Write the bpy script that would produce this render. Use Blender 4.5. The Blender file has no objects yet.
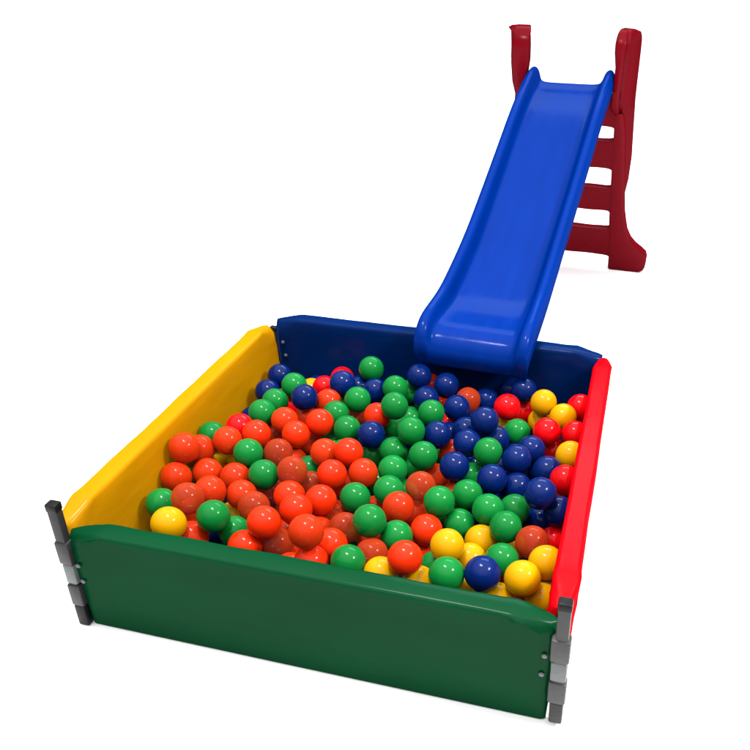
import bpy, bmesh, math, random
from mathutils import Vector, noise
random.seed(5)
scene = bpy.context.scene
col = scene.collection
RAD = math.radians

# ------------------------------------------------------------------ helpers
def tag(o, label, cat, group=None, kind=None):
    if label: o['label'] = label
    if cat: o['category'] = cat
    if group: o['group'] = group
    if kind: o['kind'] = kind
    return o

def empty(name, loc, rz=0.0):
    o = bpy.data.objects.new(name, None)
    o.empty_display_size = 0.05
    o.location = loc
    o.rotation_euler = (0, 0, rz)
    col.objects.link(o)
    return o

def obj(name, bm, mat, parent=None, smooth=True):
    bmesh.ops.recalc_face_normals(bm, faces=bm.faces)
    me = bpy.data.meshes.new(name)
    bm.to_mesh(me)
    bm.free()
    me.materials.append(mat)
    if smooth:
        for p in me.polygons: p.use_smooth = True
    o = bpy.data.objects.new(name, me)
    col.objects.link(o)
    if parent: o.parent = parent
    return o

def loft(bm, rings, closed=True, caps=True):
    vs = [[bm.verts.new(p) for p in r] for r in rings]
    n = len(rings[0])
    for a, b in zip(vs, vs[1:]):
        for i in range(n if closed else n - 1):
            j = (i + 1) % n
            bm.faces.new((a[i], a[j], b[j], b[i]))
    if caps and closed:
        bm.faces.new(list(reversed(vs[0])))
        bm.faces.new(vs[-1])
    return vs

def rbox(bm, lo, hi, r=0.004, seg=3):
    """box with rounded edges added to bm"""
    b = bmesh.new()
    bmesh.ops.create_cube(b, size=1.0)
    for v in b.verts:
        v.co = Vector([(lo[k] + hi[k]) / 2 + v.co[k] * (hi[k] - lo[k]) for k in range(3)])
    bmesh.ops.bevel(b, geom=b.edges[:], offset=r, segments=seg, affect='EDGES', profile=0.5)
    me = bpy.data.meshes.new('tmp')
    b.to_mesh(me); b.free()
    bm.from_mesh(me)
    bpy.data.meshes.remove(me)

def cyl(bm, p, q, r, seg=20, bev=0.0):
    p, q = Vector(p), Vector(q)
    d = (q - p).normalized()
    u = d.orthogonal().normalized(); w = d.cross(u)
    def ring(c, rr): return [c + (u * math.cos(2 * math.pi * i / seg) + w * math.sin(2 * math.pi * i / seg)) * rr for i in range(seg)]
    if bev > 0:
        rs = [ring(p, r - bev), ring(p + d * bev * .3, r - bev * .3), ring(p + d * bev, r), ring(q - d * bev, r), ring(q - d * bev * .3, r - bev * .3), ring(q, r - bev)]
    else:
        rs = [ring(p, r), ring(q, r)]
    loft(bm, rs)

def shade_auto(o, deg=35):
    me = o.data
    me.set_sharp_from_angle(angle=RAD(deg))

# ------------------------------------------------------------------ materials
def mat(name, rgb, rough=0.4, spec=0.3, sss=0.0, sss_r=0.02, bump=0.0, bscale=40.0, vary=0.0, vscale=6.0, coat=0.0, metal=0.0, alpha=1.0, stretch=None, rvar=0.0, objvar=0.0, gloss=None, shell=None):
    m = bpy.data.materials.new(name)
    m.use_nodes = True
    nt = m.node_tree; N = nt.nodes; L = nt.links
    b = N['Principled BSDF']
    b.inputs['Base Color'].default_value = (*rgb, 1)
    b.inputs['Roughness'].default_value = rough
    b.inputs['Specular IOR Level'].default_value = spec
    b.inputs['Metallic'].default_value = metal
    b.inputs['Coat Weight'].default_value = coat
    b.inputs['Coat Roughness'].default_value = 0.08
    b.inputs['Alpha'].default_value = alpha
    if sss:
        b.inputs['Subsurface Weight'].default_value = sss
        b.inputs['Subsurface Radius'].default_value = (1, .5, .35)
        b.inputs['Subsurface Scale'].default_value = sss_r
    tc = N.new('ShaderNodeTexCoord')
    src = tc.outputs['Object']
    if stretch:
        mp = N.new('ShaderNodeMapping'); mp.inputs['Scale'].default_value = stretch
        L.new(src, mp.inputs['Vector']); src = mp.outputs['Vector']
    if vary or rvar:
        nz = N.new('ShaderNodeTexNoise'); nz.inputs['Scale'].default_value = vscale; nz.inputs['Detail'].default_value = 4
        L.new(src, nz.inputs['Vector'])
        if vary:
            hs = N.new('ShaderNodeHueSaturation'); hs.inputs['Color'].default_value = (*rgb, 1)
            mr = N.new('ShaderNodeMapRange'); mr.inputs['From Min'].default_value = .3; mr.inputs['From Max'].default_value = .7
            mr.inputs['To Min'].default_value = 1 - vary; mr.inputs['To Max'].default_value = 1 + vary
            L.new(nz.outputs['Fac'], mr.inputs['Value']); L.new(mr.outputs['Result'], hs.inputs['Value'])
            if objvar:
                oi = N.new('ShaderNodeObjectInfo'); m2 = N.new('ShaderNodeMapRange')
                m2.inputs['To Min'].default_value = 1 - objvar; m2.inputs['To Max'].default_value = 1 + objvar
                L.new(oi.outputs['Random'], m2.inputs['Value'])
                mu = N.new('ShaderNodeMath'); mu.operation = 'MULTIPLY'
                L.new(mr.outputs['Result'], mu.inputs[0]); L.new(m2.outputs['Result'], mu.inputs[1])
                L.new(mu.outputs[0], hs.inputs['Value'])
            L.new(hs.outputs['Color'], b.inputs['Base Color'])
        if rvar:
            m3 = N.new('ShaderNodeMapRange'); m3.inputs['From Min'].default_value = .3; m3.inputs['From Max'].default_value = .7
            m3.inputs['To Min'].default_value = max(0.02, rough - rvar); m3.inputs['To Max'].default_value = rough + rvar
            L.new(nz.outputs['Fac'], m3.inputs['Value']); L.new(m3.outputs['Result'], b.inputs['Roughness'])
    if bump:
        n2 = N.new('ShaderNodeTexNoise'); n2.inputs['Scale'].default_value = bscale; n2.inputs['Detail'].default_value = 3
        L.new(src, n2.inputs['Vector'])
        bp = N.new('ShaderNodeBump'); bp.inputs['Strength'].default_value = bump; bp.inputs['Distance'].default_value = 0.01
        L.new(n2.outputs['Fac'], bp.inputs['Height']); L.new(bp.outputs['Normal'], b.inputs['Normal'])
    if shell is not None:      # thin translucent shell: more plastic in the line of sight towards the rim
        lw = N.new('ShaderNodeLayerWeight'); lw.inputs['Blend'].default_value = .35
        ms = N.new('ShaderNodeMapRange'); ms.inputs['To Min'].default_value = shell; ms.inputs['To Max'].default_value = .98
        L.new(lw.outputs['Facing'], ms.inputs['Value']); L.new(ms.outputs['Result'], b.inputs['Alpha'])
    if gloss is not None:
        df = N.new('ShaderNodeBsdfDiffuse'); gl = N.new('ShaderNodeBsdfGlossy'); mx = N.new('ShaderNodeMixShader')
        mx.inputs['Fac'].default_value = gloss
        df.inputs['Color'].default_value = (*rgb, 1); gl.inputs['Roughness'].default_value = rough
        if b.inputs['Base Color'].links: L.new(b.inputs['Base Color'].links[0].from_socket, df.inputs['Color'])
        if b.inputs['Roughness'].links: L.new(b.inputs['Roughness'].links[0].from_socket, gl.inputs['Roughness'])
        if b.inputs['Normal'].links:
            for q in (df, gl): L.new(b.inputs['Normal'].links[0].from_socket, q.inputs['Normal'])
        L.new(df.outputs[0], mx.inputs[1]); L.new(gl.outputs[0], mx.inputs[2])
        L.new(mx.outputs[0], N['Material Output'].inputs['Surface'])
    return m

VINYL = dict(rough=0.22, bump=0.35, bscale=7.0, vary=0.12, vscale=4.0, rvar=.07, stretch=(.6, 1, 1.6))
M = {
 'green_vinyl':  mat('green_vinyl', (0.0008, 0.0350, 0.0115), gloss=.007, **VINYL),
 'yellow_vinyl': mat('yellow_vinyl', (0.38, 0.168, 0.001), gloss=.006, **VINYL),
 'blue_vinyl':   mat('blue_vinyl', (0.0003, 0.0105, 0.068), gloss=.006, **VINYL),
 'red_vinyl':    mat('red_vinyl', (0.52, 0.001, 0.004), gloss=.006, **VINYL),
 'chute_blue':   mat('chute_blue', (0.0001, 0.0165, 0.155), rough=.16, gloss=.0055, vscale=5, stretch=(5, .7, .7), vary=.07, bump=.05, bscale=4, rvar=.06),
 'ladder_red':   mat('ladder_red', (0.105, 0.0006, 0.004), rough=.28, gloss=.006, vary=.05, bump=.08, bscale=30, rvar=.06),
 'black_plastic': mat('black_plastic', (0.004, 0.004, 0.0045), rough=.45, spec=.12, vary=.1),
 'dark_steel':   mat('dark_steel', (0.014, 0.013, 0.014), rough=.45, spec=.25, vary=.15, vscale=30, bump=.1, bscale=80),
 'grey_steel':   mat('grey_steel', (0.034, 0.033, 0.033), rough=.45, spec=.25, vary=.12, vscale=30, bump=.1, bscale=80),
 'bright_steel': mat('bright_steel', (0.072, 0.078, 0.080), rough=.4, spec=.4, vary=.12, vscale=40, bump=.1, bscale=80),
 'gap_shade':    mat('gap_shade', (0.004, 0.01, 0.03), rough=.6, spec=.1, vary=.1),
 'floor':        mat('floor', (0.88, 0.88, 0.88), rough=1.0, spec=0.0, vary=.01),
}
BALL = dict(rough=0.13, spec=.11, vary=.02, objvar=.10, bump=.012, bscale=18)
BM = [
 mat('ball_green', (0.003, 0.128, 0.021), sss=.15, **BALL),
 mat('ball_navy', (0.0008, 0.0085, 0.074), sss=.05, **BALL),
 mat('ball_yellow', (0.48, 0.232, 0.001), sss=.25, **BALL),
 mat('ball_red', (0.5, 0.002, 0.004), sss=.25, **BALL),
 mat('ball_orange_red', (0.52, 0.018, 0.002), sss=.3, **BALL),
 mat('ball_orange', (0.44, 0.024, 0.003), sss=.3, shell=.80, **BALL),
 mat('ball_rusty', (0.31, 0.028, 0.006), sss=.3, shell=.58, **BALL),
]

# ------------------------------------------------------------------ floor (setting)
bm = bmesh.new()
bmesh.ops.create_grid(bm, x_segments=2, y_segments=2, size=60)
tag(obj('floor', bm, M['floor']), 'plain white floor under the ball pit and slide', None, kind='structure')
bm = bmesh.new()
rbox(bm, (.06, .06, .002), (1.14, 1.14, .012), .003)  # added dark sheet, stands in for shade between the balls
tag(obj('gap_shade_sheet', bm, M['gap_shade']), 'added dark sheet under the balls, for shade in the gaps', None, kind='structure')

# ------------------------------------------------------------------ padded panels
W, H, T, E = 1.2, 0.3158, 0.0553, 0.03
def panel_mesh(seed, L, lean0=0.0, lean1=0.0, drop=0.016, taper=.085):
    """padded vinyl board, local x = length, y = 0 (outside) .. T (inside), z = height; ends gift-wrap folded"""
    bm = bmesh.new()
    xs = [0, .004, .012, .03, .05, .07, .085, .1, .12]
    k = 26
    xs = xs + [.12 + (L - .24) * i / k for i in range(1, k)] + [L - x for x in reversed(xs)]
    rings = []
    for x in xs:
        e = min(x, L - x)
        f = min(1.0, e / taper)                      # 0 at the end, 1 where the top is full width
        f = f * f * (3 - 2 * f) * .35 + f * .65
        edge = max(0.0, 1 - e / .012)                # small rounding of the end face
        inset = edge * edge * .006
        y0, y1 = inset, T - inset
        yt0 = y0 + (1 - f) * (T * .5 - .007); yt1 = y1 - (1 - f) * (T * .5 - .007)
        top = H - (1 - f) * drop
        sh = H - .012 - (1 - f) * .050               # where the fold leaves the side faces
        R = .0015 + .0085 * f
        g = math.sin(math.pi * min(1.0, max(0.0, (e - .004) / .11))) if e < .114 else 0.0
        pts = []
        nz = 10
        puff = lambda z: .0022 * math.sin(math.pi * min(1, max(0, z / H))) * min(1, e / .1)
        for i in range(nz):                           # outside face, going up
            z = .004 + (sh - .004) * i / (nz - 1); pts.append((y0 - puff(z) * (1 if i else 0) + (.006 * g if i == nz - 1 else (.002 * g if i == nz - 2 else 0)), z))
        # rounded outer top edge
        for a in (.3, .6, .85, 1.0):
            an = a * math.pi / 2
            yy = y0 + (yt0 + R - y0) * (1 - math.cos(an)) if f < 1 else y0 + R * (1 - math.cos(an))
            pts.append((yy - .005 * g * (1 - a) , sh + (top - sh) * math.sin(an)))
        m_ = (pts[-1][0] + T - pts[-1][0]) / 2
        pts.append((T * .5, top + .0025 * f))
        side = []
        for i in range(nz):
            z = .004 + (sh - .004) * i / (nz - 1); side.append((y1 + puff(z) * (1 if i else 0), z))
        for a in (.3, .6, .85, 1.0):
            an = a * math.pi / 2
            yy = y1 - (y1 - yt1 + R) * (1 - math.cos(an)) if f < 1 else y1 - R * (1 - math.cos(an))
            side.append((yy, sh + (top - sh) * math.sin(an)))
        pts += list(reversed(side))
        ring = []
        for (y, z) in pts:
            lz = z / H
            xx = x + (lean0 * lz * (1 - x / L) - lean1 * lz * (x / L))
            p = Vector((xx, y, z))
            q = Vector((x * 7 + seed * 13, y * 9, z * 8))
            d = noise.noise(q) * .0016 + noise.noise(q * 3.1) * .0007
            # fold creases close to the ends
            cr = max(0, 1 - e / .16) * max(0, (lz - .45)) * .009 * math.sin(z * 160 + x * 55 + seed)
            p.y += (d + cr * .5) * (1 if y > T / 2 else -1) * min(1, z / .03)
            p.z += d * (1.0 if lz > .8 else 0)
            ring.append(p)
        rings.append(ring)
    loft(bm, rings)
    return bm

def panel(label, m, loc, rz, seed, L=W - 2 * E, **kw):
    r = empty('padded_panel', loc, rz)
    tag(r, label, 'panel', 'padded wall panels of the ball pit')
    c = obj('cushion', panel_mesh(seed, L, **kw), m, r)
    shade_auto(c, 50)
    return r
def rivet(parent, x, y, z, sgn=-1):
    bm = bmesh.new()
    rs = []
    for rr, d in ((.0062, 0), (.0062, .0012), (.005, .0028), (.0028, .0038), (.0008, .004)):
        rs.append([Vector((x + rr * math.cos(t), y + sgn * d, z + rr * math.sin(t))) for t in [2 * math.pi * i / 14 for i in range(14)]])
    loft(bm, rs)
    return obj('rivet', bm, M['bright_steel'], parent)

LF = W - 2 * E
front = panel('green padded vinyl panel with a rivet pair at each end, nearest the viewer', M['green_vinyl'], (E, 0, 0), 0, 1, lean0=.036, lean1=.008)
for x, z in ((.042, .215), (.036, .163)): rivet(front, x, -.0035, z)
for x, z in ((LF - .021, .223), (LF - .022, .164)): rivet(front, x, -.0035, z)
left = panel('yellow padded vinyl panel along the long left side of the ball pit', M['yellow_vinyl'], (0, W - .075, 0), RAD(-90), 2, L=W - .075 - E, lean0=.01, lean1=.01)
# inside of the yellow panel: local +y is the inner side
for x, z in ((.05, .228),): 
    pass
back = panel('dark blue padded vinyl panel behind the balls, under the slide end', M['blue_vinyl'], (W - E, W, 0), RAD(180), 3, L=W - E - .032, lean0=.01, lean1=.01)
for x, z in ((LF - .031, .228), (LF - .034, .178)): rivet(back, x - .004, T + .0035, z, 1)
right = panel('bright red padded vinyl panel along the right side of the ball pit', M['red_vinyl'], (W - .006, E + .022, 0), RAD(90), 4, L=W - 2 * E - .022, lean0=.012, lean1=.01)

# ------------------------------------------------------------------ corner hinges
def hinge(label, base, top, mats, cap):
    """pin with three knuckles; mats = (rod, knuckle, middle knuckle, foot)"""
    b, t = Vector(base), Vector(top)
    r = empty('corner_hinge', b)
    tag(r, label, 'hinge', 'corner hinges of the ball pit')
    d = t - b
    P = lambda f: d * f
    rod, kn, mid, foot = mats
    sgx = 1 if b.x < .6 else -1
    def block(name, f0, f1, hx, hy, m, bev=.004, ox=0.0, oy=0.0):
        bm = bmesh.new()
        p0, p1 = P(f0), P(f1)
        rbox(bm, (-hx, -hy, 0), (hx, hy, 1), .0, 1) if bev == 0 else rbox(bm, (-hx + ox, -hy + oy, p0.z), (hx + ox, hy + oy, p1.z), bev, 2)
        for v in bm.verts:
            t_ = v.co.z / d.z
            v.co.x += d.x * t_; v.co.y += d.y * t_
        o = obj(name, bm, M[m], r); shade_auto(o, 40)
        return o
    block('pin', .20, .955, .0128, .0105, rod)
    block('foot', 0.0, .185, .0145, .0115, foot, .004)
    block('cap', .945, 1.0, .0140, .0115, cap, .0035)
    for f0, f1, mm, e_ in ((.550, .725, kn, .001), (.382, .542, mid, -.0015), (.190, .374, kn, .0005)):
        block('knuckle', f0, f1, (.0165 if sgx > 0 else .0185) + e_, .0135 + e_, mm, .005, sgx * .0015)
    # leaf straps running a little way along the two panels
    for f0, f1, v in ((.545, .715, LEAF[0]), (.375, .535, LEAF[1])):
        bm = bmesh.new()
        p0, p1 = P(f0 + .01), P(f1 - .01)
        c = (p0 + p1) / 2; h = (p1 - p0).length / 2
        u = Vector(v).normalized(); w = Vector((-u.y, u.x, 0))
        rbox(bm, (0, -.0015, -h), (.03, .0015, h), .0008, 1)
        for vv in bm.verts: vv.co = c + u * vv.co.x + w * vv.co.y + Vector((0, 0, vv.co.z))
        obj('leaf', bm, M[mm if mm == kn else kn], r, False)
    return r
S = .006
LEAF = ((1, .25, 0), (.25, 1, 0))
hinge('dark grey steel hinge pin at the green and yellow panel corner', (.0135, .0, .001), (.0715, .004, .395), ('dark_steel', 'dark_steel', 'bright_steel', 'black_plastic'), 'black_plastic')
LEAF = ((-1, .25, 0), (-.25, 1, 0))
hinge('light grey hinge post with black cap at the green and red panel corner', (1.191, .002, .012), (1.173, .004, .382), ('grey_steel', 'grey_steel', 'bright_steel', 'dark_steel'), 'black_plastic')
LEAF = ((1, -.25, 0), (.25, -1, 0))
hinge('dark hinge pin in the gap between the yellow and blue panels', (.018, 1.168, .001), (.026, 1.164, .272), ('dark_steel', 'dark_steel', 'bright_steel', 'dark_steel'), 'black_plastic')

# ------------------------------------------------------------------ slide
YAW = -math.atan(.059)
slide = empty('toddler_slide', (.763, 1.1, 0), YAW)
tag(slide, 'blue plastic slide with red ladder, its end hooked over the blue panel', 'slide')

def catmull(pts, sub):
    out = []
    n = len(pts)
    for i in range(n - 1):
        p0 = pts[max(0, i - 1)]; p1 = pts[i]; p2 = pts[i + 1]; p3 = pts[min(n - 1, i + 2)]
        for k in range(sub):
            t = k / sub
            out.append(tuple(.5 * (2 * b + (c - a) * t + (2 * a - 5 * b + 4 * c - d) * t * t + (3 * b - a - 3 * c + d) * t ** 3) for a, b, c, d in zip(p0, p1, p2, p3)))
    out.append(tuple(pts[-1]))
    return out
#        s_rail z_rail s_floor z_floor halfwidth
ST = [(-.056, .262, -.052, .258, .178),
      (-.074, .315, -.062, .300, .184),
      (-.068, .362, -.050, .336, .188),
      (-.038, .398, -.024, .360, .190),
      (.008, .416, .018, .371, .190),
      (.07, .424, .078, .373, .188),
      (.15, .434, .15, .377, .185),
      (.25, .459, .25, .394, .183),
      (.45, .529, .45, .460, .180),
      (.65, .614, .65, .547, .181),
      (.87, .714, .87, .649, .182),
      (1.05, .797, 1.05, .734, .183),
      (1.18, .850, 1.18, .790, .183),
      (1.28, .884, 1.28, .822, .183),
      (1.35, .902, 1.34, .836, .182),
      (1.405, .905, 1.385, .850, .181),
      (1.43, .885, 1.41, .846, .180)]
rings = []
sts = catmull(ST, 3)
for i, (sr, zr, sf, zf, hw) in enumerate(sts):
    tip = max(0, 1 - i / 9.0)                # 1 at the hooked end
    h = zr - zf
    lipd = .078 * (1 - tip) + .012 * tip
    def pt(o, f, dz=0.0): return (o, sf + (sr - sf) * f, zf + h * f + dz)
    half = [(-hw, sr + .01, zr - lipd), (-hw - .002, sr + .004, zr - lipd * .45), (-hw + .006, sr, zr - .012), (-hw + .018, sr, zr - .001),
            (-hw + .030, sr, zr - .002), pt(-hw + .041, .82), pt(-hw + .047, .5), pt(-hw + .053, .2), pt(-hw + .064, .03), pt(-hw + .10, 0)]
    mid = [pt(-.03, 0), pt(.03, 0)]
    ring = half + mid + [(-a, b, c) for (a, b, c) in reversed(half)]
    rings.append(ring)
bm = bmesh.new()
loft(bm, rings, closed=False)
chute = obj('chute', bm, M['chute_blue'], slide)
so = chute.modifiers.new('thick', 'SOLIDIFY'); so.thickness = .007; so.offset = -1
ss = chute.modifiers.new('sub', 'SUBSURF'); ss.levels = 2; ss.render_levels = 2

FS = lambda z: 1.662 - .36 * z             # front face of the ladder in slide space
def interp(tab, z):
    for a, b in zip(tab, tab[1:]):
        if a[0] <= z <= b[0]:
            t = (z - a[0]) / (b[0] - a[0]); return [p + (q - p) * t for p, q in zip(a, b)]
    return list(tab[0] if z < tab[0][0] else tab[-1])
#        z    inner outer depth
STILE = [(0.0, .243, .400, .085), (.012, .243, .418, .088), (.03, .242, .426, .09), (.075, .240, .426, .09), (.10, .238, .418, .088), (.12, .236, .395, .086),
         (.145, .233, .362, .082), (.175, .231, .335, .078), (.22, .227, .312, .074), (.267, .223, .300, .07), (.314, .220, .289, .07), (.40, .215, .278, .07),
         (.513, .209, .265, .07), (.665, .202, .250, .07), (.70, .200, .243, .07), (.735, .199, .236, .064), (.748, .203, .230, .05)]
def rrect(o0, o1, s0, s1, z, r, sl=0.0):
    out = []
    for cx, cy, a0 in ((o1 - r, s1 - r, 0), (o0 + r, s1 - r, 90), (o0 + r, s0 + r, 180), (o1 - r, s0 + r, 270)):
        for a in (0, 30, 60, 90):
            t = RAD(a0 + a); out.append((cx + r * math.cos(t), cy + r * math.sin(t), z))
    return out
ladder = None
for sg in (1, -1):
    bm = bmesh.new(); rings = []
    for (z, oi, oo, dp) in (STILE):
        s0 = FS(z); k = .004 if z == 0 else 0
        rg = rrect(oi + k, oo - k, s0 + k, s0 + dp - k, z, .012)
        rings.append([(o * sg, s, zz) for o, s, zz in rg])
    loft(bm, rings)
    st = obj('side_rail', bm, M['ladder_red'], slide); shade_auto(st, 60)
    # handle plate: cross-sections (across, back) stacked upwards; the back flange is splayed outwards
    HP = [(.345, 1.592, 1.606, .006), (.355, 1.582, 1.618, .002), (.39, 1.562, 1.628, 0), (.45, 1.535, 1.62, 0), (.55, 1.495, 1.597, 0), (.65, 1.46, 1.573, 0),
          (.71, 1.43, 1.561, 0), (.745, 1.395, 1.554, 0), (.765, 1.368, 1.550, 0), (.79, 1.350, 1.545, 0), (.85, 1.334, 1.531, 0), (.92, 1.322, 1.515, 0), (.97, 1.318, 1.503, 0),
          (1.0, 1.320, 1.490, 0), (1.018, 1.328, 1.475, .001), (1.032, 1.343, 1.456, .003), (1.041, 1.362, 1.435, .007), (1.045, 1.382, 1.415, .012)]
    bm = bmesh.new(); rings = []
    for (z, sf, sb, k) in HP:
        oi = max(.170 + .012 * max(0, min(1, ((.98 if sg > 0 else .90) - z) / .06)), min(interp(STILE, z)[1] + .012, .168 + .6 * max(0, .78 - z))) + k
        oo = .213 + .060 * max(0, .80 - z) - k + ((.024 * max(0, min(1, (z - .80) / .07)) + (.012 if z > 1.025 else 0)) if sg < 0 else 0)
        back = .046 + .02 * max(0, 1.0 - z)
        w_ = min(.03, (sb - sf) * .35)
        ob = oo + back * min(1, (sb - sf) / .10) - k
        dl = .028 * min(1, (sb - sf) / .12)
        rings.append([(o * sg, q, z) for o, q in ((oi, sf + w_ * .45), (oi + .004, sf + w_ * .12), (oi + .013, sf), (oo - .010, sf), (oo - .002, sf + w_ * .12), (oo, sf + w_ * .45), (oo - .003, sf + w_ * 1.0), (oo + .012 * min(1, (sb - sf) / .10), sf + w_ * 1.12),
                      (oo + (ob - oo) * .5, sf + (sb - sf) * .55), (ob, sb - w_ * .4), (ob - .003, sb - w_ * .1), (ob - .010, sb), (oi + dl + .010, sb), (oi + dl + .003, sb - w_ * .1), (oi + dl, sb - w_ * .4))])
    loft(bm, rings)
    hd = obj('handle', bm, M['ladder_red'], st); shade_auto(hd, 40)
for (z0, z1) in ((.695, .818), (.515, .637), (.314, .427), (.079, .222)):
    bm = bmesh.new(); rings = []
    oi0 = interp(STILE, (z0 + z1) / 2)[1]
    rr = .016
    nseg = [(-1, 0)]
    # front profile (o, z) outline with concave flare where the board meets the rails
    n = 24
    lowe = []; upe = []
    for i in range(n + 1):
        f = -1 + 2 * i / n
        fl = max(0, (abs(f) - .86) / .14) ** 2 * .014
        wob = .0012 * math.sin(9 * f + z0 * 40)
        lo_w = interp(STILE, z0)[1] + .012; up_w = interp(STILE, z1)[1] + .012
        lowe.append((f * lo_w, z0 - fl + wob)); upe.append((f * up_w, z1 + fl - wob))
    outl = lowe + list(reversed(upe))
    for ds, sh in ((.004, .006), (.0055, .002), (.010, 0), (.058, 0), (.062, .002), (.064, .006)):
        ring = []
        cz = (z0 + z1) / 2
        for (o, z) in outl:
            zz = z + (sh if z < cz else -sh); ring.append((o, FS(zz) + ds, zz))
        rings.append(ring)
    loft(bm, rings)
    sp = obj('step', bm, M['ladder_red'], slide); shade_auto(sp, 45)

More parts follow.
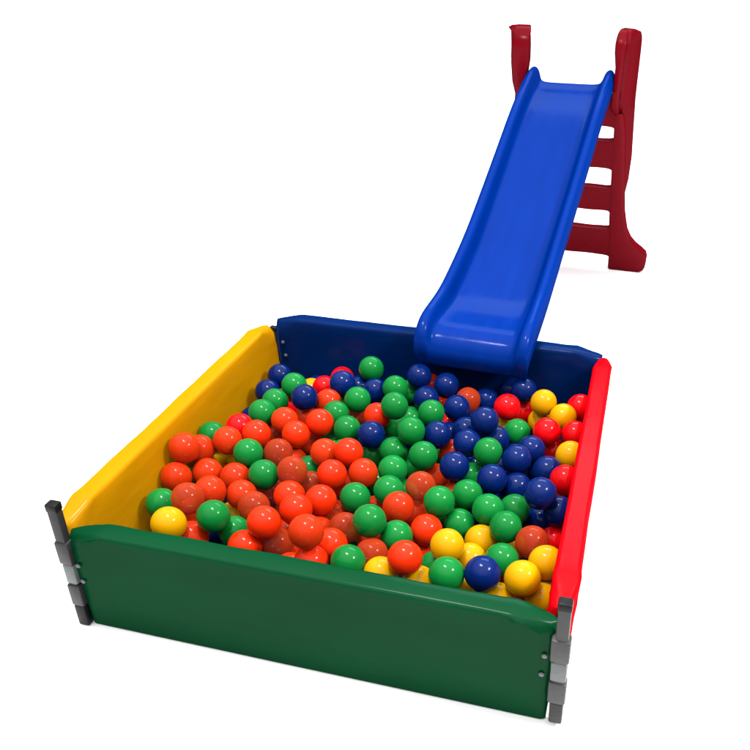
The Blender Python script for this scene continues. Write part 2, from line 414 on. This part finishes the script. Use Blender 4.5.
# ------------------------------------------------------------------ balls
COLS = ['green', 'navy', 'yellow', 'red', 'orange-red', 'orange', 'rusty orange']
DATA = [
(0.1033, 0.4304, 0.2592, 5, 'orange ball by yellow panel with orange right and below'),
(0.1012, 0.4958, 0.2107, 5, 'orange ball by yellow panel with orange left right and below, green above'),
(0.0967, 0.3737, 0.201, 5, 'orange ball by yellow panel with orange right above and below'),
(0.1571, 0.4281, 0.187, 5, 'orange ball by yellow panel with orange left right above and below'),
(0.2114, 0.2527, 0.2426, 6, 'rusty orange ball in yellow-green corner with green left, orange right and above'),
(0.2257, 0.3273, 0.2129, 5, 'orange ball by yellow panel with orange left right and above, green below'),
(0.1132, 0.2716, 0.19, 0, 'green ball in yellow-green corner with orange right, yellow below'),
(0.2212, 0.1501, 0.2468, 2, 'yellow ball in yellow-green corner with green right and above'),
(0.3039, 0.2111, 0.2372, 0, 'green ball by green panel with yellow left, green right, orange above'),
(0.1715, 0.5332, 0.2278, 5, 'orange ball by yellow panel with green left and right, red above'),
(0.1624, 0.6202, 0.2163, 3, 'half-hidden red ball by yellow panel with orange right and below'),
(0.2385, 0.4309, 0.1836, 5, 'orange ball by yellow panel with orange left, green right, yellow above'),
(0.0955, 0.5535, 0.1266, 2, 'half-hidden yellow ball by yellow panel with orange left and above, yellow right'),
(0.0948, 0.5767, 0.2046, 0, 'half-hidden green ball by yellow panel with orange right and below'),
(0.0948, 0.4384, 0.1354, 0, 'barely visible green ball by yellow panel with orange left right and above'),
(0.2894, 0.3673, 0.1816, 5, 'orange ball in front half with orange left right above and below, left one'),
(0.2544, 0.3603, 0.1065, 2, 'barely visible yellow ball by yellow panel with green left, orange right'),
(0.2444, 0.1864, 0.1776, 5, 'half-hidden orange ball in yellow-green corner with yellow left, green right, orange above'),
(0.2448, 0.2546, 0.1327, 1, 'barely visible navy ball in yellow-green corner with orange left, green right'),
(0.3297, 0.2428, 0.1665, 0, 'half-hidden green ball by green panel with green left, orange right, yellow above'),
(0.2472, 0.5045, 0.2175, 0, 'green ball by yellow panel with orange left right above and below'),
(0.3185, 0.5421, 0.205, 6, 'rusty orange ball in front half with green left, orange right and above'),
(0.3225, 0.4394, 0.2039, 0, 'green ball in front half with orange left right and below, green above, leftmost'),
(0.4013, 0.4542, 0.2188, 6, 'rusty orange ball in front half with green left and right, orange above'),
(0.3872, 0.5804, 0.1316, 0, 'half-hidden green ball in front half with orange left right above and below'),
(0.4384, 0.5887, 0.1946, 5, 'orange ball in front half with orange left right above and below, right one'),
(0.5024, 0.4841, 0.205, 4, 'orange-red ball in front half with orange left right above and below, third from left'),
(0.315, 0.4634, 0.1263, 6, 'half-hidden rusty orange ball in front half with orange left and right, left one'),
(0.4233, 0.3794, 0.1947, 4, 'orange-red ball in front half with orange left right above and below, leftmost'),
(0.433, 0.4871, 0.1498, 6, 'half-hidden rusty orange ball in front half with orange left and right, right one'),
(0.5161, 0.3708, 0.2059, 4, 'orange-red ball in front half with orange left above and below, green right'),
(0.352, 0.3164, 0.1936, 6, 'rusty orange ball in front half with orange left right above and below'),
(0.481, 0.2988, 0.2249, 4, 'orange-red ball in front half with orange left right above and below, second from left'),
(0.4354, 0.2178, 0.2401, 4, 'orange-red ball by green panel with green left, orange right above and below'),
(0.3905, 0.1838, 0.1811, 4, 'half-hidden orange-red ball by green panel with green left and above, orange right'),
(0.4494, 0.2368, 0.1615, 6, 'rusty orange ball by green panel with orange left right and above'),
(0.5702, 0.1705, 0.28, 5, 'orange ball by green panel with orange left right above and below'),
(0.5242, 0.3163, 0.1458, 5, 'barely visible orange ball in front half with orange left right and above, right one'),
(0.5953, 0.2342, 0.1893, 4, 'half-hidden orange-red ball by green panel with orange left right and above'),
(0.5784, 0.1553, 0.2004, 4, 'half-hidden orange-red ball by green panel with orange right and above'),
(0.5999, 0.3145, 0.1762, 6, 'rusty orange ball in front half with orange left and above, green right'),
(0.5379, 0.3947, 0.1276, 6, 'barely visible rusty orange ball in front half with orange left, green right, left one'),
(0.3175, 0.6215, 0.1216, 5, 'barely visible orange ball in back half with orange left right and above'),
(0.1222, 0.9771, 0.19, 1, 'navy ball in yellow-blue corner with red right, navy below'),
(0.2079, 0.9054, 0.205, 0, 'green ball by yellow panel with navy left and below, red right'),
(0.126, 0.8753, 0.1864, 1, 'navy ball by yellow panel with navy right, green below'),
(0.2877, 0.8089, 0.2272, 1, 'navy ball in back half with green left and above, orange right'),
(0.1806, 0.815, 0.1936, 0, 'green ball by yellow panel with navy left and above, green right'),
(0.2074, 1.0273, 0.121, 2, 'barely visible yellow ball in yellow-blue corner with green left, red right'),
(0.272, 0.993, 0.1572, 3, 'half-hidden red ball in yellow-blue corner with green left, navy right, orange below'),
(0.3075, 1.0665, 0.1573, 3, 'barely visible red ball by blue panel with navy left, green right'),
(0.3665, 0.9294, 0.2219, 1, 'navy ball in back half with red left and above, navy right'),
(0.1851, 0.7194, 0.2102, 0, 'green ball by yellow panel with orange right and below, navy above'),
(0.1865, 0.8996, 0.125, 3, 'barely visible red ball by yellow panel with green left, navy right'),
(0.3438, 0.8569, 0.1924, 5, 'orange ball in back half with navy left, green right, red above'),
(0.265, 0.7038, 0.2036, 5, 'orange ball by yellow panel with green left and above, orange right'),
(0.2813, 0.818, 0.1452, 5, 'half-hidden orange ball in back half with orange left and right, navy above'),
(0.3742, 0.7147, 0.2084, 4, 'orange-red ball in back half with orange left above and below, green right'),
(0.2349, 0.5845, 0.2271, 4, 'orange-red ball by yellow panel with red left, orange right, green above'),
(0.2201, 0.7208, 0.1365, 6, 'barely visible rusty orange ball by yellow panel with orange left and right'),
(0.3248, 0.6485, 0.2, 4, 'orange-red ball in back half with orange left right above and below'),
(0.325, 0.7223, 0.125, 5, 'half-hidden orange ball in back half with orange left right above and below'),
(0.3939, 0.7926, 0.194, 0, 'green ball in back half with orange left and above, green right'),
(0.4545, 0.7266, 0.19, 0, 'green ball in back half with orange left, navy right, green above'),
(0.423, 1.0463, 0.2209, 0, 'green ball by blue panel with red left, navy right and below'),
(0.345, 0.9576, 0.1484, 0, 'barely visible green ball by blue panel with orange left, green right'),
(0.4411, 0.8609, 0.2129, 0, 'green ball in back half with orange left, navy right and above'),
(0.3808, 1.0307, 0.1529, 1, 'half-hidden navy ball by blue panel with navy left and right, green above'),
(0.4542, 0.9858, 0.1759, 1, 'navy ball by blue panel with green left right and above, orange below'),
(0.5292, 0.9708, 0.2044, 0, 'green ball below slide end with navy left, green right and below'),
(0.5509, 1.0363, 0.1562, 0, 'half-hidden green ball below slide end with green left, navy right and above'),
(0.5864, 0.7886, 0.2542, 0, 'green ball in back half with orange left, green right above and below'),
(0.4183, 0.8924, 0.1411, 6, 'half-hidden rusty orange ball in back half with green left, orange right'),
(0.5253, 0.8005, 0.2014, 4, 'orange-red ball in back half with orange left, green right, navy above'),
(0.5426, 0.6938, 0.2055, 1, 'navy ball in back half with green left right and below, orange above'),
(0.5933, 1.0291, 0.2255, 1, 'navy ball below slide end with green left, navy right and below'),
(0.637, 0.9565, 0.19, 1, 'navy ball below slide end with green left, navy right and above'),
(0.6115, 1.1052, 0.1511, 5, 'barely visible orange ball below slide end with navy left right and above, farther one'),
(0.5546, 1.0631, 0.0792, 1, 'barely visible navy ball below slide end with green left, navy right'),
(0.6922, 0.8132, 0.2307, 0, 'green ball in back half with green left, navy right above and below'),
(0.5904, 0.9273, 0.125, 0, 'half-hidden green ball in back half with green left right above and below'),
(0.6633, 0.7003, 0.235, 0, 'green ball in back half with green left above and below, navy right'),
(0.5669, 0.8411, 0.1442, 0, 'half-hidden green ball in back half with orange left, green right and above'),
(0.6155, 0.6749, 0.1739, 0, 'green ball in back half with green left right above and below'),
(0.5412, 0.7036, 0.1245, 0, 'half-hidden green ball in back half with orange left, green right, navy above'),
(0.7181, 0.6308, 0.205, 0, 'green ball in back half with green left and above, orange right'),
(0.7324, 0.7358, 0.2099, 1, 'navy ball in back half with green left above and below, navy right'),
(0.5166, 0.5792, 0.2159, 4, 'orange-red ball in front half with orange left, green right and above'),
(0.5755, 0.5277, 0.1924, 5, 'orange ball in front half with orange left and above, green right'),
(0.6486, 0.5655, 0.19, 0, 'green ball in front half with green left right above and below'),
(0.6685, 0.468, 0.1943, 0, 'green ball in front half with orange left right and below, green above, third from left'),
(0.5903, 0.4218, 0.19, 0, 'green ball in front half with orange left right and above, green below'),
(0.6772, 0.294, 0.2335, 0, 'green ball in front half with orange left right and below, green above, second from left'),
(0.7185, 0.3946, 0.205, 5, 'orange ball in front half with orange left and right, green above'),
(0.7324, 0.4811, 0.1188, 5, 'half-hidden orange ball in front half with orange left and above, green right'),
(0.7467, 0.5044, 0.1957, 6, 'rusty orange ball in front half with green left and above, orange right'),
(0.7515, 0.6432, 0.125, 5, 'half-hidden orange ball in back half with orange left, navy right, green above'),
(0.8166, 0.4316, 0.2144, 0, 'green ball in front half with orange left above and below, green right'),
(0.8014, 0.362, 0.1731, 4, 'orange-red ball in front half with green left and right, orange above'),
(0.7382, 0.3112, 0.1817, 0, 'green ball in front half with green left, orange right above and below'),
(0.5095, 0.5448, 0.125, 5, 'barely visible orange ball in front half with orange left, green right'),
(0.634, 0.4671, 0.1204, 5, 'barely visible orange ball in front half with green left right and above'),
(0.6974, 0.2409, 0.175, 6, 'half-hidden rusty orange ball by green panel with green left right and above'),
(0.8021, 0.1796, 0.2434, 4, 'orange-red ball by green panel with yellow left, green right and above'),
(0.7739, 0.3451, 0.0982, 4, 'barely visible orange-red ball in front half with orange left, yellow right'),
(0.6641, 0.1727, 0.2048, 0, 'green ball by green panel with orange left right and above'),
(0.7437, 0.1707, 0.1872, 2, 'half-hidden yellow ball by green panel with green left, orange right and above'),
(0.8329, 0.1825, 0.1676, 2, 'barely visible yellow ball by green panel with orange left, green right'),
(0.8815, 0.2584, 0.2297, 2, 'yellow ball by green panel with orange left, yellow right, green above'),
(0.6847, 1.0284, 0.205, 1, 'navy ball below slide end with navy left right and below'),
(0.7629, 1.0028, 0.1777, 6, 'rusty orange ball below slide end with navy left right and below'),
(0.7446, 0.9244, 0.1912, 1, 'navy ball in back half with green left, orange right, navy above'),
(0.8122, 1.0621, 0.1509, 1, 'navy ball below slide end with orange left, red right, navy below'),
(0.8597, 0.7915, 0.2438, 1, 'navy ball in back half with navy left above and below, red right'),
(0.8998, 0.9458, 0.205, 3, 'red ball below slide end with navy left and above, red right'),
(0.9362, 1.0439, 0.1319, 3, 'half-hidden red ball below slide end with red left, yellow right, navy above'),
(0.9352, 1.0458, 0.2136, 1, 'navy ball below slide end with navy left, yellow right, red below'),
(0.8883, 1.1052, 0.1753, 1, 'half-hidden navy ball below slide end with navy left and right, red below'),
(0.8735, 0.9694, 0.125, 2, 'barely visible yellow ball below slide end with navy left, green right'),
(0.7105, 0.9619, 0.1038, 3, 'barely visible red ball below slide end with green left, navy right'),
(0.7923, 0.8423, 0.1676, 1, 'half-hidden navy ball in back half with navy left right above and below'),
(0.7371, 0.886, 0.1173, 1, 'barely visible navy ball in back half with navy left right and above'),
(0.8233, 0.7253, 0.2027, 1, 'navy ball in back half with orange left, green right, navy above'),
(0.8923, 0.812, 0.1718, 1, 'half-hidden navy ball in back half with navy left, green right, red above'),
(0.9449, 0.8742, 0.1666, 0, 'green ball by red panel with navy left, yellow right, red above'),
(1.0053, 0.7577, 0.19, 1, 'navy ball by red panel with navy left, red right and above'),
(0.7746, 0.7518, 0.1419, 5, 'half-hidden orange ball in back half with navy left right above and below'),
(0.8927, 0.6834, 0.2121, 0, 'green ball in back half with navy left right above and below'),
(0.8152, 0.6026, 0.205, 1, 'navy ball in front half with orange left and above, green right'),
(0.9759, 0.6792, 0.205, 1, 'navy ball by red panel with green left and above, navy right'),
(0.9252, 0.5823, 0.1963, 1, 'navy ball by red panel with green left above and below, navy right'),
(0.8239, 0.786, 0.0866, 1, 'barely visible navy ball in back half with navy left, green right'),
(0.8505, 0.6767, 0.125, 0, 'half-hidden green ball in back half with navy left right and above'),
(0.8733, 0.5086, 0.19, 0, 'green ball in front half with green left above and below, navy right'),
(0.8718, 0.4262, 0.1546, 0, 'green ball in front half with orange left, green right and above'),
(0.942, 0.4454, 0.2024, 0, 'green ball by red panel with green left and right, navy above'),
(1.0037, 0.4926, 0.1773, 0, 'green ball by red panel with green left, navy right and above'),
(0.9995, 0.3771, 0.2129, 0, 'green ball by red panel with yellow left, orange right, green above'),
(0.9905, 0.6133, 0.1584, 1, 'navy ball by red panel with navy left right and above, green below'),
(1.0674, 0.4741, 0.2572, 1, 'navy ball by red panel with navy left above and below, red right, nearer one'),
(1.0647, 0.6641, 0.1922, 1, 'navy ball by red panel with navy left above and below, red right, farther one'),
(0.94, 0.3735, 0.1573, 2, 'yellow ball by red panel with green left right and above, yellow below'),
(0.9304, 0.287, 0.171, 2, 'half-hidden yellow ball by red panel with yellow left and above, green right'),
(0.9808, 0.1889, 0.2288, 1, 'navy ball in green-red corner with green left and right, yellow above'),
(1.0091, 0.2802, 0.1932, 0, 'green ball by red panel with navy left, orange right, green above'),
(1.0002, 0.313, 0.092, 3, 'barely visible red ball by red panel with navy left, yellow right'),
(0.8534, 0.2599, 0.1516, 0, 'barely visible green ball by green panel with orange left, yellow right'),
(0.9011, 0.1734, 0.2213, 0, 'green ball by green panel with yellow left and above, navy right'),
(1.02, 0.1843, 0.1574, 2, 'barely visible yellow ball in green-red corner with navy left, yellow right'),
(1.0702, 0.1982, 0.2266, 2, 'yellow ball in green-red corner with navy left, yellow right, orange above'),
(1.0714, 0.3384, 0.2122, 6, 'rusty orange ball by red panel with green left, red right, navy above'),
(1.0464, 0.2516, 0.1195, 5, 'barely visible orange ball in green-red corner with navy left, yellow right'),
(1.1139, 0.2692, 0.2192, 2, 'yellow ball in green-red corner with yellow left and below, orange above'),
(1.1182, 0.2137, 0.158, 2, 'half-hidden yellow ball in green-red corner with yellow left and above'),
(1.0111, 0.4044, 0.125, 2, 'barely visible yellow ball by red panel with green left, orange right'),
(1.0068, 0.9777, 0.2187, 2, 'yellow ball in blue-red corner with navy left, red right, yellow below'),
(1.0738, 0.9338, 0.2031, 2, 'yellow ball in blue-red corner with yellow left, red right and below'),
(1.0017, 0.9958, 0.1393, 2, 'half-hidden yellow ball in blue-red corner with red left and right, yellow above'),
(1.1182, 1.002, 0.2046, 3, 'red ball in blue-red corner with yellow left, red below'),
(1.0376, 0.8396, 0.205, 3, 'red ball by red panel with yellow left and above, red right'),
(1.1182, 0.8666, 0.1904, 3, 'red ball by red panel with red left, yellow above and below'),
(1.1182, 0.7357, 0.204, 2, 'yellow ball by red panel with red left above and below'),
(1.0617, 0.8563, 0.125, 3, 'half-hidden red ball by red panel with navy left, yellow right, red above'),
(1.1182, 0.6061, 0.2125, 3, 'red ball by red panel with navy left and below, yellow above'),
(1.1132, 0.6341, 0.134, 3, 'barely visible red ball by red panel with navy left, red above'),
(1.1182, 0.4912, 0.1959, 1, 'navy ball by red panel with navy left and above, red below'),
(1.0729, 0.5278, 0.1281, 1, 'half-hidden navy ball by red panel with green left, navy right and above'),
(1.1182, 0.4606, 0.1203, 3, 'half-hidden red ball by red panel with orange left, navy above, yellow below'),
(0.1756, 0.2982, 0.15, 5, 'barely visible orange ball by yellow panel with yellow left, green right'),
(0.1791, 0.5623, 0.15, 2, 'barely visible yellow ball by yellow panel with yellow left, green right'),
(0.4622, 0.6603, 0.15, 0, 'barely visible green ball in back half with orange left and right'),
(0.5137, 0.1676, 0.15, 5, 'barely visible orange ball by green panel with orange left right and above'),
(0.6607, 0.7591, 0.15, 1, 'barely visible navy ball in back half with green left right and above'),
(0.9226, 0.1956, 0.15, 2, 'barely visible yellow ball in green-red corner with green left, navy right'),
(0.0948, 0.8095, 0.12, 1, 'barely visible navy ball by yellow panel with green right, red below'),
(0.369, 0.8028, 0.12, 0, 'barely visible green ball in back half with orange left, green right, left one'),
(0.4128, 0.7233, 0.12, 0, 'barely visible green ball in back half with orange left, green right, right one'),
(0.439, 0.3184, 0.12, 5, 'barely visible orange ball in front half with orange left right and above, left one'),
(0.5985, 0.5834, 0.12, 0, 'barely visible green ball in front half with green left and right'),
(0.6615, 0.3423, 0.12, 5, 'barely visible orange ball in front half with orange left and right'),
(0.6821, 0.5543, 0.12, 0, 'barely visible green ball in front half with green left, orange right'),
(0.6749, 0.6838, 0.12, 0, 'barely visible green ball in back half with green left right and above'),
(0.7941, 0.9586, 0.12, 1, 'barely visible navy ball below slide end with navy left and right'),
(0.8189, 0.4923, 0.12, 0, 'barely visible green ball in front half with green left right and above'),
(0.8214, 0.5751, 0.12, 6, 'barely visible rusty orange ball in front half with orange left, green right, right one'),
(0.9048, 0.5311, 0.12, 1, 'barely visible navy ball in front half with green left right and above'),
(0.9225, 0.6092, 0.12, 1, 'barely visible navy ball by red panel with green left, navy right, left one'),
(0.91, 0.7308, 0.12, 1, 'barely visible navy ball in back half with green left, navy right'),
(0.9512, 0.8098, 0.12, 1, 'barely visible navy ball by red panel with navy left and right'),
(0.9712, 0.6824, 0.12, 1, 'barely visible navy ball by red panel with navy left right and above, left one'),
(1.0424, 0.7449, 0.12, 1, 'barely visible navy ball by red panel with navy left right and above, right one'),
(0.1932, 1.1021, 0.09, 1, 'barely visible navy ball in yellow-blue corner with green left, red right'),
(0.4839, 0.2616, 0.09, 4, 'barely visible orange-red ball by green panel with orange left right and above'),
(0.4998, 0.4563, 0.09, 4, 'barely visible orange-red ball in front half with orange left, green right'),
(0.6085, 0.3976, 0.09, 0, 'barely visible green ball in front half with orange left right and above'),
(0.6573, 1.0862, 0.09, 5, 'barely visible orange ball below slide end with navy left right and above, nearer one'),
(0.7024, 0.7942, 0.09, 0, 'barely visible green ball in back half with green left, orange right'),
(0.996, 0.5767, 0.09, 1, 'barely visible navy ball by red panel with green left, navy right, right one'),
(0.3564, 0.4616, 0.06, 6, 'barely visible rusty orange ball in front half with orange left and right')]

protos = []
for k, m in enumerate(BM):
    bm = bmesh.new()
    bmesh.ops.create_uvsphere(bm, u_segments=48, v_segments=28, radius=.0418)
    me = bpy.data.meshes.new('play_ball')
    bm.to_mesh(me); bm.free()
    me.materials.append(m)
    for p in me.polygons: p.use_smooth = True
    protos.append(me)
for (x, y, z, c, lab) in DATA:
    o = bpy.data.objects.new('play_ball', protos[c])
    o.location = (x, y, z)
    o.rotation_euler = (random.uniform(0, 6.28), random.uniform(0, 6.28), random.uniform(0, 6.28))
    s = random.uniform(.975, 1.0)
    o.scale = (s, s, s * random.uniform(.985, 1.0))
    col.objects.link(o)
    tag(o, lab, 'ball', COLS[c] + ' plastic balls in the pit')

# ------------------------------------------------------------------ light
w = bpy.data.worlds.new('World'); scene.world = w; w.use_nodes = True
nt = w.node_tree; bg = nt.nodes['Background']
# bright ceiling overhead, dimmer towards the horizon
tcw = nt.nodes.new('ShaderNodeTexCoord'); sx = nt.nodes.new('ShaderNodeSeparateXYZ'); mrw = nt.nodes.new('ShaderNodeMapRange')
mrw.interpolation_type = 'SMOOTHSTEP'
mrw.inputs['From Min'].default_value = .3; mrw.inputs['From Max'].default_value = 1.0
mrw.inputs['To Min'].default_value = .42; mrw.inputs['To Max'].default_value = 3.4
nt.links.new(tcw.outputs['Generated'], sx.inputs[0]); nt.links.new(sx.outputs['Z'], mrw.inputs['Value']); 
hz = nt.nodes.new('ShaderNodeMapRange'); hz.interpolation_type = 'SMOOTHSTEP'      # white band added low round the horizon
hz.inputs['From Min'].default_value = .08; hz.inputs['From Max'].default_value = .2; hz.inputs['To Min'].default_value = .6; hz.inputs['To Max'].default_value = 0
sm = nt.nodes.new('ShaderNodeMath'); sm.operation = 'ADD'
nt.links.new(sx.outputs['Z'], hz.inputs['Value']); nt.links.new(mrw.outputs['Result'], sm.inputs[0]); nt.links.new(hz.outputs['Result'], sm.inputs[1])
nt.links.new(sm.outputs[0], bg.inputs['Strength'])
bg.inputs['Color'].default_value = (1, 1, 1, 1)
def lamp(loc, target, size, sizey, power, color=(1, .98, .95)):
    l = bpy.data.lights.new('ceiling_lamp', 'AREA'); l.shape = 'RECTANGLE'; l.size = size; l.size_y = sizey; l.energy = power; l.color = color
    o = bpy.data.objects.new('ceiling_lamp', l); col.objects.link(o); o.location = loc
    o.rotation_euler = (Vector(target) - Vector(loc)).to_track_quat('-Z', 'Y').to_euler()
    return o
lamp((.45, .45, 3.0), (.6, .7, 0), .75, .35, 95)
lamp((3.0, .3, 2.7), (.6, .7, 0), .7, .35, 110)
lamp((.9, 4.9, 3.4), (.8, 1.4, 0), 3.0, 1.3, 125, (.62, .88, 1))

# ------------------------------------------------------------------ camera
cd = bpy.data.cameras.new('Camera'); cam = bpy.data.objects.new('Camera', cd); col.objects.link(cam)
cam.location = (1.1752, -0.9216, 1.3419); cam.rotation_euler = (0.8769, -0.0018, 0.2493)
cd.sensor_fit = 'HORIZONTAL'; cd.sensor_width = 36.0; cd.lens = 701.0573 / 750 * 36
cd.shift_x = (375 - 445.2627) / 750; cd.shift_y = (512.6564 - 375) / 750
cd.clip_start = .01; cd.clip_end = 500
scene.camera = cam
scene.view_settings.view_transform = 'Standard'; scene.view_settings.look = 'None'
scene.view_settings.exposure = 0.0; scene.view_settings.gamma = 1.0
scene.render.engine = 'CYCLES'
scene.cycles.max_bounces = 8
